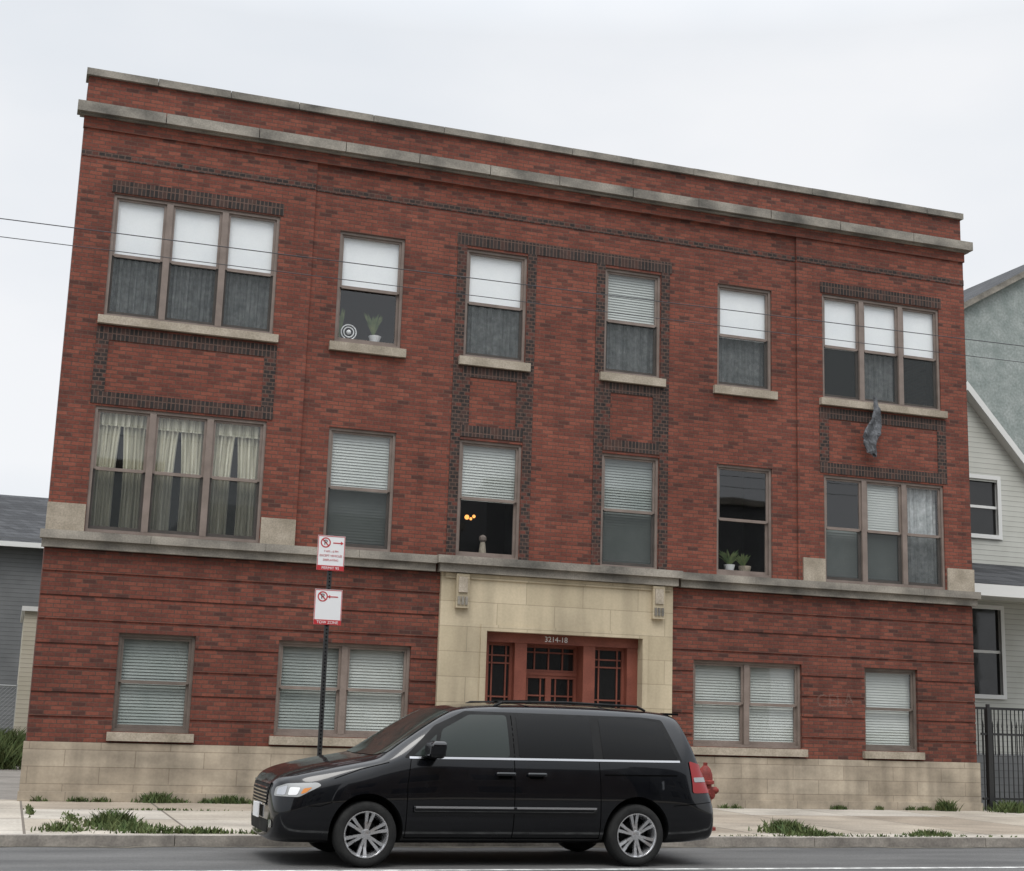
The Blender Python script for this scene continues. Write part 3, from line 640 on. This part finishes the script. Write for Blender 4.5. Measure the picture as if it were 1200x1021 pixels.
# ================================================================= NEIGHBOURS
hs=empty('white_sided_house'); m=MB()
hx0,hx1,hy0,hy1=17.45,21.25,3.0,16; ap=19.3; ez,az=6.95,9.05
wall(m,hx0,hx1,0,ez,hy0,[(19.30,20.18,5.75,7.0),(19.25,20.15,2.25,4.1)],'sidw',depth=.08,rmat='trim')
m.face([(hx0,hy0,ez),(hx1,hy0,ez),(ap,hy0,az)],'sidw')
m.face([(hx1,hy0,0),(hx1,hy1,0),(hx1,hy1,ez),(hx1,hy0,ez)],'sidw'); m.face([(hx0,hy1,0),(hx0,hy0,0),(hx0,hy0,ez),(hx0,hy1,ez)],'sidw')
m.obj('walls',hs)
m=MB()
ov=.25
for sgn,xe in ((-1,hx0),(1,hx1)):
    sl=(az-ez)/(abs(xe-ap)); xo=xe+sgn*ov; zo=ez-sl*ov
    m.face([(ap,hy0-ov,az+.10),(ap,hy1,az+.10),(xo,hy1,zo+.10),(xo,hy0-ov,zo+.10)],'shingle')
    m.face([(ap,hy0-ov,az+.10),(xo,hy0-ov,zo+.10),(xo,hy0-ov,zo-.10),(ap,hy0-ov,az-.10)],'trim')
    m.face([(ap,hy0-ov,az-.10),(xo,hy0-ov,zo-.10),(xo,hy0,zo-.10),(ap,hy0,az-.10)],'trim')
m.obj('roof',hs)
m=MB()
for (x0,x1,z0,z1) in ((19.30,20.18,5.75,7.0),(19.25,20.15,2.25,4.1)):
    q=.09
    m.box(x0-q,x0,2.97,3.02,z0-q,z1+q,'trim');m.box(x1,x1+q,2.97,3.02,z0-q,z1+q,'trim');m.box(x0,x1,2.97,3.02,z1,z1+q,'trim');m.box(x0,x1,2.95,3.02,z0-q,z0,'trim')
    m.box(x0,x1,3.03,3.06,(z0+z1)/2-.03,(z0+z1)/2+.03,'trim'); m.face([(x0,3.07,z0),(x1,3.07,z0),(x1,3.07,z1),(x0,3.07,z1)],'doorglass')
m.face([(hx0-.1,1.2,4.45),(hx1+.2,1.2,4.45),(hx1+.2,3.0,5.1),(hx0-.1,3.0,5.1)],'shingle'); m.box(hx0-.05,hx1+.15,1.2,1.4,4.2,4.44,'trim')
m.face([(hx0,1.4,4.3),(hx1,1.4,4.3),(hx1,3,4.3),(hx0,3,4.3)],'trim')
for xx in (17.6,20.75): m.box(xx,xx+.14,1.22,1.36,1.0,4.2,'trim')
m.box(hx0,hx1,1.2,3.0,0,1.0,'sidg'); 
for k in range(5): m.box(19.9,21.0,1.2-.28*(k+1),1.2-.28*k,0,.83-k*.17,'kerb')
for k in range(20): m.cyl((18.0+k*.1,1.3,1.0),(18.0+k*.1,1.3,1.9),.012,.012,'iron',6)
m.box(17.7,20.0,1.28,1.32,1.9,1.95,'iron')
m.obj('porch_and_windows',hs)
hs2=empty('grey_stucco_building'); m=MB()
m.face([(22,12,0),(40,12,0),(40,12,11.7),(31,12,16.9),(22,12,11.7)],'stucco'); m.face([(22,30,0),(22,12,0),(22,12,11.7),(22,30,11.7)],'stucco')
m.face([(31,11.8,17.1),(31,30,17.1),(21.8,30,11.8),(21.8,11.8,11.8)],'shingle'); m.face([(31,11.8,17.1),(40.2,11.8,11.8),(40.2,30,11.8),(31,30,17.1)],'shingle')
m.face([(21.8,11.79,11.6),(31,11.79,16.9),(31,11.79,17.1),(21.8,11.79,11.8)],'cap'); m.face([(40.2,11.79,11.6),(31,11.79,16.9),(31,11.79,17.1),(40.2,11.79,11.8)],'cap')
m.obj('walls',hs2)
f=empty('iron_fence'); m=MB()
for k in range(34): m.cyl((17.3+k*.11,-.05,.0),(17.3+k*.11,-.05,1.55),.011,.011,'iron',6); m.cyl((17.3+k*.11,-.05,1.55),(17.3+k*.11,-.05,1.68),.02,.002,'iron',6)
for xx in (17.42,18.5,20.2):
    m.box(xx-.05,xx+.05,-.1,0,0,1.9,'iron'); m.cyl((xx,-.05,1.9),(xx,-.05,1.98),.04,.04,'iron',10)
m.box(17.25,21,-.07,-.03,.2,.24,'iron'); m.box(17.25,21,-.07,-.03,1.4,1.44,'iron'); m.obj('fence_bars',f)
g=empty('grey_sided_house'); m=MB()
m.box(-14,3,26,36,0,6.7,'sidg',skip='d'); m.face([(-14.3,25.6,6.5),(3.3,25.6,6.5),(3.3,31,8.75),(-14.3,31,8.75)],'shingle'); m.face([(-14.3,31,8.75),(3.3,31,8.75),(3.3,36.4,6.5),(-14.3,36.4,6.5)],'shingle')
m.box(-14.3,3.3,25.5,25.65,6.36,6.52,'trim'); m.obj('house_shell',g)
m=MB(); m.box(-.12,1.6,15.9,22,0,3.75,'sidy',skip='d'); m.box(-.2,1.7,15.8,22.1,3.75,3.87,'trim'); m.obj('cream_shed')
m=MB()
for k in range(4): m.cyl((-4.6+k*1.5,17.8,0),(-4.6+k*1.5,17.8,1.9),.035,.035,'galv',8)
m.cyl((-4.6,17.8,1.85),(-.15,17.8,1.85),.022,.022,'galv',6)
for k in range(60):
    x0=-6.4+k*.11
    for sgn in (1,-1):
        a0,b0=(x0,.05),(x0+sgn*1.8,1.85)
        lo,hi=-4.6,-.15
        t0=max(0,min(1,((lo-a0[0])/(b0[0]-a0[0])))); t1=max(0,min(1,((hi-a0[0])/(b0[0]-a0[0]))))
        ta,tb=min(t0,t1),max(t0,t1)
        if tb-ta>.02: m.cyl((a0[0]+(b0[0]-a0[0])*ta,17.8,a0[1]+1.8*ta),(a0[0]+(b0[0]-a0[0])*tb,17.8,a0[1]+1.8*tb),.005,.005,'galv',4,False)
m.obj('chain_link_fence')

for i,(x0,x1,h,mt) in enumerate(((-16,-6,8.5,'bricksd'),(-5,4,9.5,'sidg'),(5,15,8.2,'bricksd'),(16,28,10,'sidg'))):
    e=empty('town_house'); m=MB(); ops_=[(x0+1+k*2.3,x0+2.1+k*2.3,z,z+1.6) for k in range(int((x1-x0-1)/2.3)) for z in (1.2,4.4)]
    m.box(x0,x1,-40,-27,0,h,mt,skip='db'); wall(m,x0,x1,0,h,-27,[],mt)
    for o in ops_: m.box(o[0],o[1],-27,-26.98,o[2],o[3],'doorglass',skip='f'); m.box(o[0]-.1,o[1]+.1,-27,-26.93,o[2]-.15,o[2],'sill')
    m.box(x0-.1,x1+.1,-27.4,-26.85,h,h+.25,'cap'); m.obj('walls',e)

wd=MB()
def weeds(cx,cy,cz,rx,ry,n,h):
    for _ in range(n):
        x=cx+random.gauss(0,rx*.5); y=cy+random.gauss(0,ry*.5); hh=h*random.uniform(.3,1)*math.exp(-((x-cx)/rx)**2*.5); an=random.random()*6.28; w_=random.uniform(.006,.016)
        lx,ly=random.gauss(0,.45)*hh,random.gauss(0,.45)*hh; dx,dy=math.cos(an)*w_,math.sin(an)*w_
        wd.face([(x-dx,y-dy,cz),(x+dx,y+dy,cz),(x+dx*1.3+lx*.5,y+dy*1.3+ly*.5,cz+hh*.6),(x+lx,y+ly,cz+hh)],'weed')
for a_ in ((2.0,-.2,.3,.1,320,.19),(3.1,-.2,.35,.1,300,.15),(1.05,-4.6,.3,.25,600,.22),(1.2,-5.1,.5,.3,320,.12),(1.8,-5.6,.8,.06,420,.10),(3.0,-5.65,.5,.06,300,.10),(10.15,-5.1,.35,.3,600,.2),(10.3,-5.6,.4,.08,250,.1),(12.2,-5.5,.4,.15,300,.1),(16.3,-.25,.2,.12,250,.25),(17.6,-.4,.4,.3,500,.25),(19,-.3,1,.2,900,.3),(.6,-3.5,.12,.9,160,.06),(5.5,-.17,2,.03,160,.06),(11,-5.78,2.5,.03,200,.06),(.4,-5.3,.25,.2,200,.13),(1.9,-1.85,.9,.02,120,.05),(.1,-2.2,.05,.8,140,.07)):
    weeds(a_[0],a_[1],.0,*a_[2:])
for _ in range(34): weeds(random.uniform(.2,16.8),-.16,0,.12,.04,40,.1)
for _ in range(12): weeds(random.uniform(-1.7,-.1),random.uniform(10,17),0,.5,.5,350,.9)
wd.obj('weeds')

def wire(name,p0,p1,r,sag):
    cu=bpy.data.curves.new(name,'CURVE'); cu.dimensions='3D'; sp=cu.splines.new('POLY'); sp.points.add(40)
    for i in range(41):
        t=i/40; p=Vector(p0).lerp(Vector(p1),t); p.z-=sag*4*t*(1-t); sp.points[i].co=(*p,1)
    cu.bevel_depth=r; cu.materials.append(M['wire']); o=bpy.data.objects.new(name,cu); sc.collection.objects.link(o)
wire('power_line',(-20,-6.2,7.0),(35,-6.2,7.5),.006,.15); wire('power_line',(-20,-6.2,6.82),(35,-6.2,7.2),.005,.15)

# ================================================================= CAMERA
fpx,ya,pi_,ro=1668.48,0.32851,0.19386,0.03161
fw=Vector((math.sin(ya)*math.cos(pi_),math.cos(ya)*math.cos(pi_),math.sin(pi_)))
r0=Vector((math.cos(ya),-math.sin(ya),0)); u0=r0.cross(fw); rt=r0*math.cos(ro)+u0*math.sin(ro); up=u0*math.cos(ro)-r0*math.sin(ro)
cam=bpy.data.cameras.new('camera'); co=bpy.data.objects.new('camera',cam); sc.collection.objects.link(co)
mt=Matrix((rt,up,-fw)).transposed().to_4x4(); mt.translation=Vector((-.34982*S,-26.56813*S,1.7*S)); co.matrix_world=mt
cam.sensor_width=36; cam.sensor_fit='HORIZONTAL'; cam.lens=fpx/1200*36; cam.clip_end=3000; sc.camera=co

# ================================================================= LIGHT
el,az_=math.radians(58),math.radians(205)
wo=bpy.data.worlds.new('World'); sc.world=wo; wo.use_nodes=True; nt=wo.node_tree; nt.nodes.clear()
out=nt.nodes.new('ShaderNodeOutputWorld'); bg=nt.nodes.new('ShaderNodeBackground'); bg.inputs[1].default_value=.104
sky=nt.nodes.new('ShaderNodeTexSky'); sky.sky_type='NISHITA'; sky.sun_disc=False; sky.sun_elevation=el; sky.sun_rotation=az_
tc=nt.nodes.new('ShaderNodeTexCoord'); n=nt.nodes.new('ShaderNodeTexNoise'); n.inputs['Scale'].default_value=1.6; n.inputs['Detail'].default_value=5; n.inputs['Roughness'].default_value=.5
mp=nt.nodes.new('ShaderNodeMapping'); mp.inputs['Scale'].default_value=(1,1,2.5); nt.links.new(tc.outputs['Generated'],mp.inputs[0]); nt.links.new(mp.outputs[0],n.inputs[0])
cr=nt.nodes.new('ShaderNodeValToRGB'); cr.color_ramp.elements[0].position=.3; cr.color_ramp.elements[0].color=(.68,.735,.80,1); cr.color_ramp.elements[1].position=.68; cr.color_ramp.elements[1].color=(.91,.92,.94,1)
nt.links.new(n.outputs[0],cr.inputs[0])
# overcast sky: cloud deck gets brighter towards the zenith
sx=nt.nodes.new('ShaderNodeSeparateXYZ'); nt.links.new(tc.outputs['Generated'],sx.inputs[0])
mr=nt.nodes.new('ShaderNodeMapRange'); mr.inputs['From Min'].default_value=.45; mr.inputs['From Max'].default_value=.90; mr.inputs['To Min'].default_value=10; mr.inputs['To Max'].default_value=34; nt.links.new(sx.outputs[2],mr.inputs[0])
sc10=nt.nodes.new('ShaderNodeVectorMath'); sc10.operation='SCALE'; nt.links.new(mr.outputs[0],sc10.inputs['Scale']); nt.links.new(cr.outputs[0],sc10.inputs[0])
mx=nt.nodes.new('ShaderNodeMix'); mx.data_type='RGBA'; mx.inputs[0].default_value=.93; nt.links.new(sky.outputs[0],mx.inputs[6]); nt.links.new(sc10.outputs[0],mx.inputs[7])
nt.links.new(mx.outputs[2],bg.inputs[0]); nt.links.new(bg.outputs[0],out.inputs[0])
sl=bpy.data.lights.new('sun','SUN'); sl.energy=1.5; sl.angle=math.radians(25); sl.color=(1,.97,.92); so=bpy.data.objects.new('sun',sl); sc.collection.objects.link(so)
dv=Vector((math.sin(az_)*math.cos(el),math.cos(az_)*math.cos(el),math.sin(el))); so.rotation_euler=dv.to_track_quat('Z','Y').to_euler()
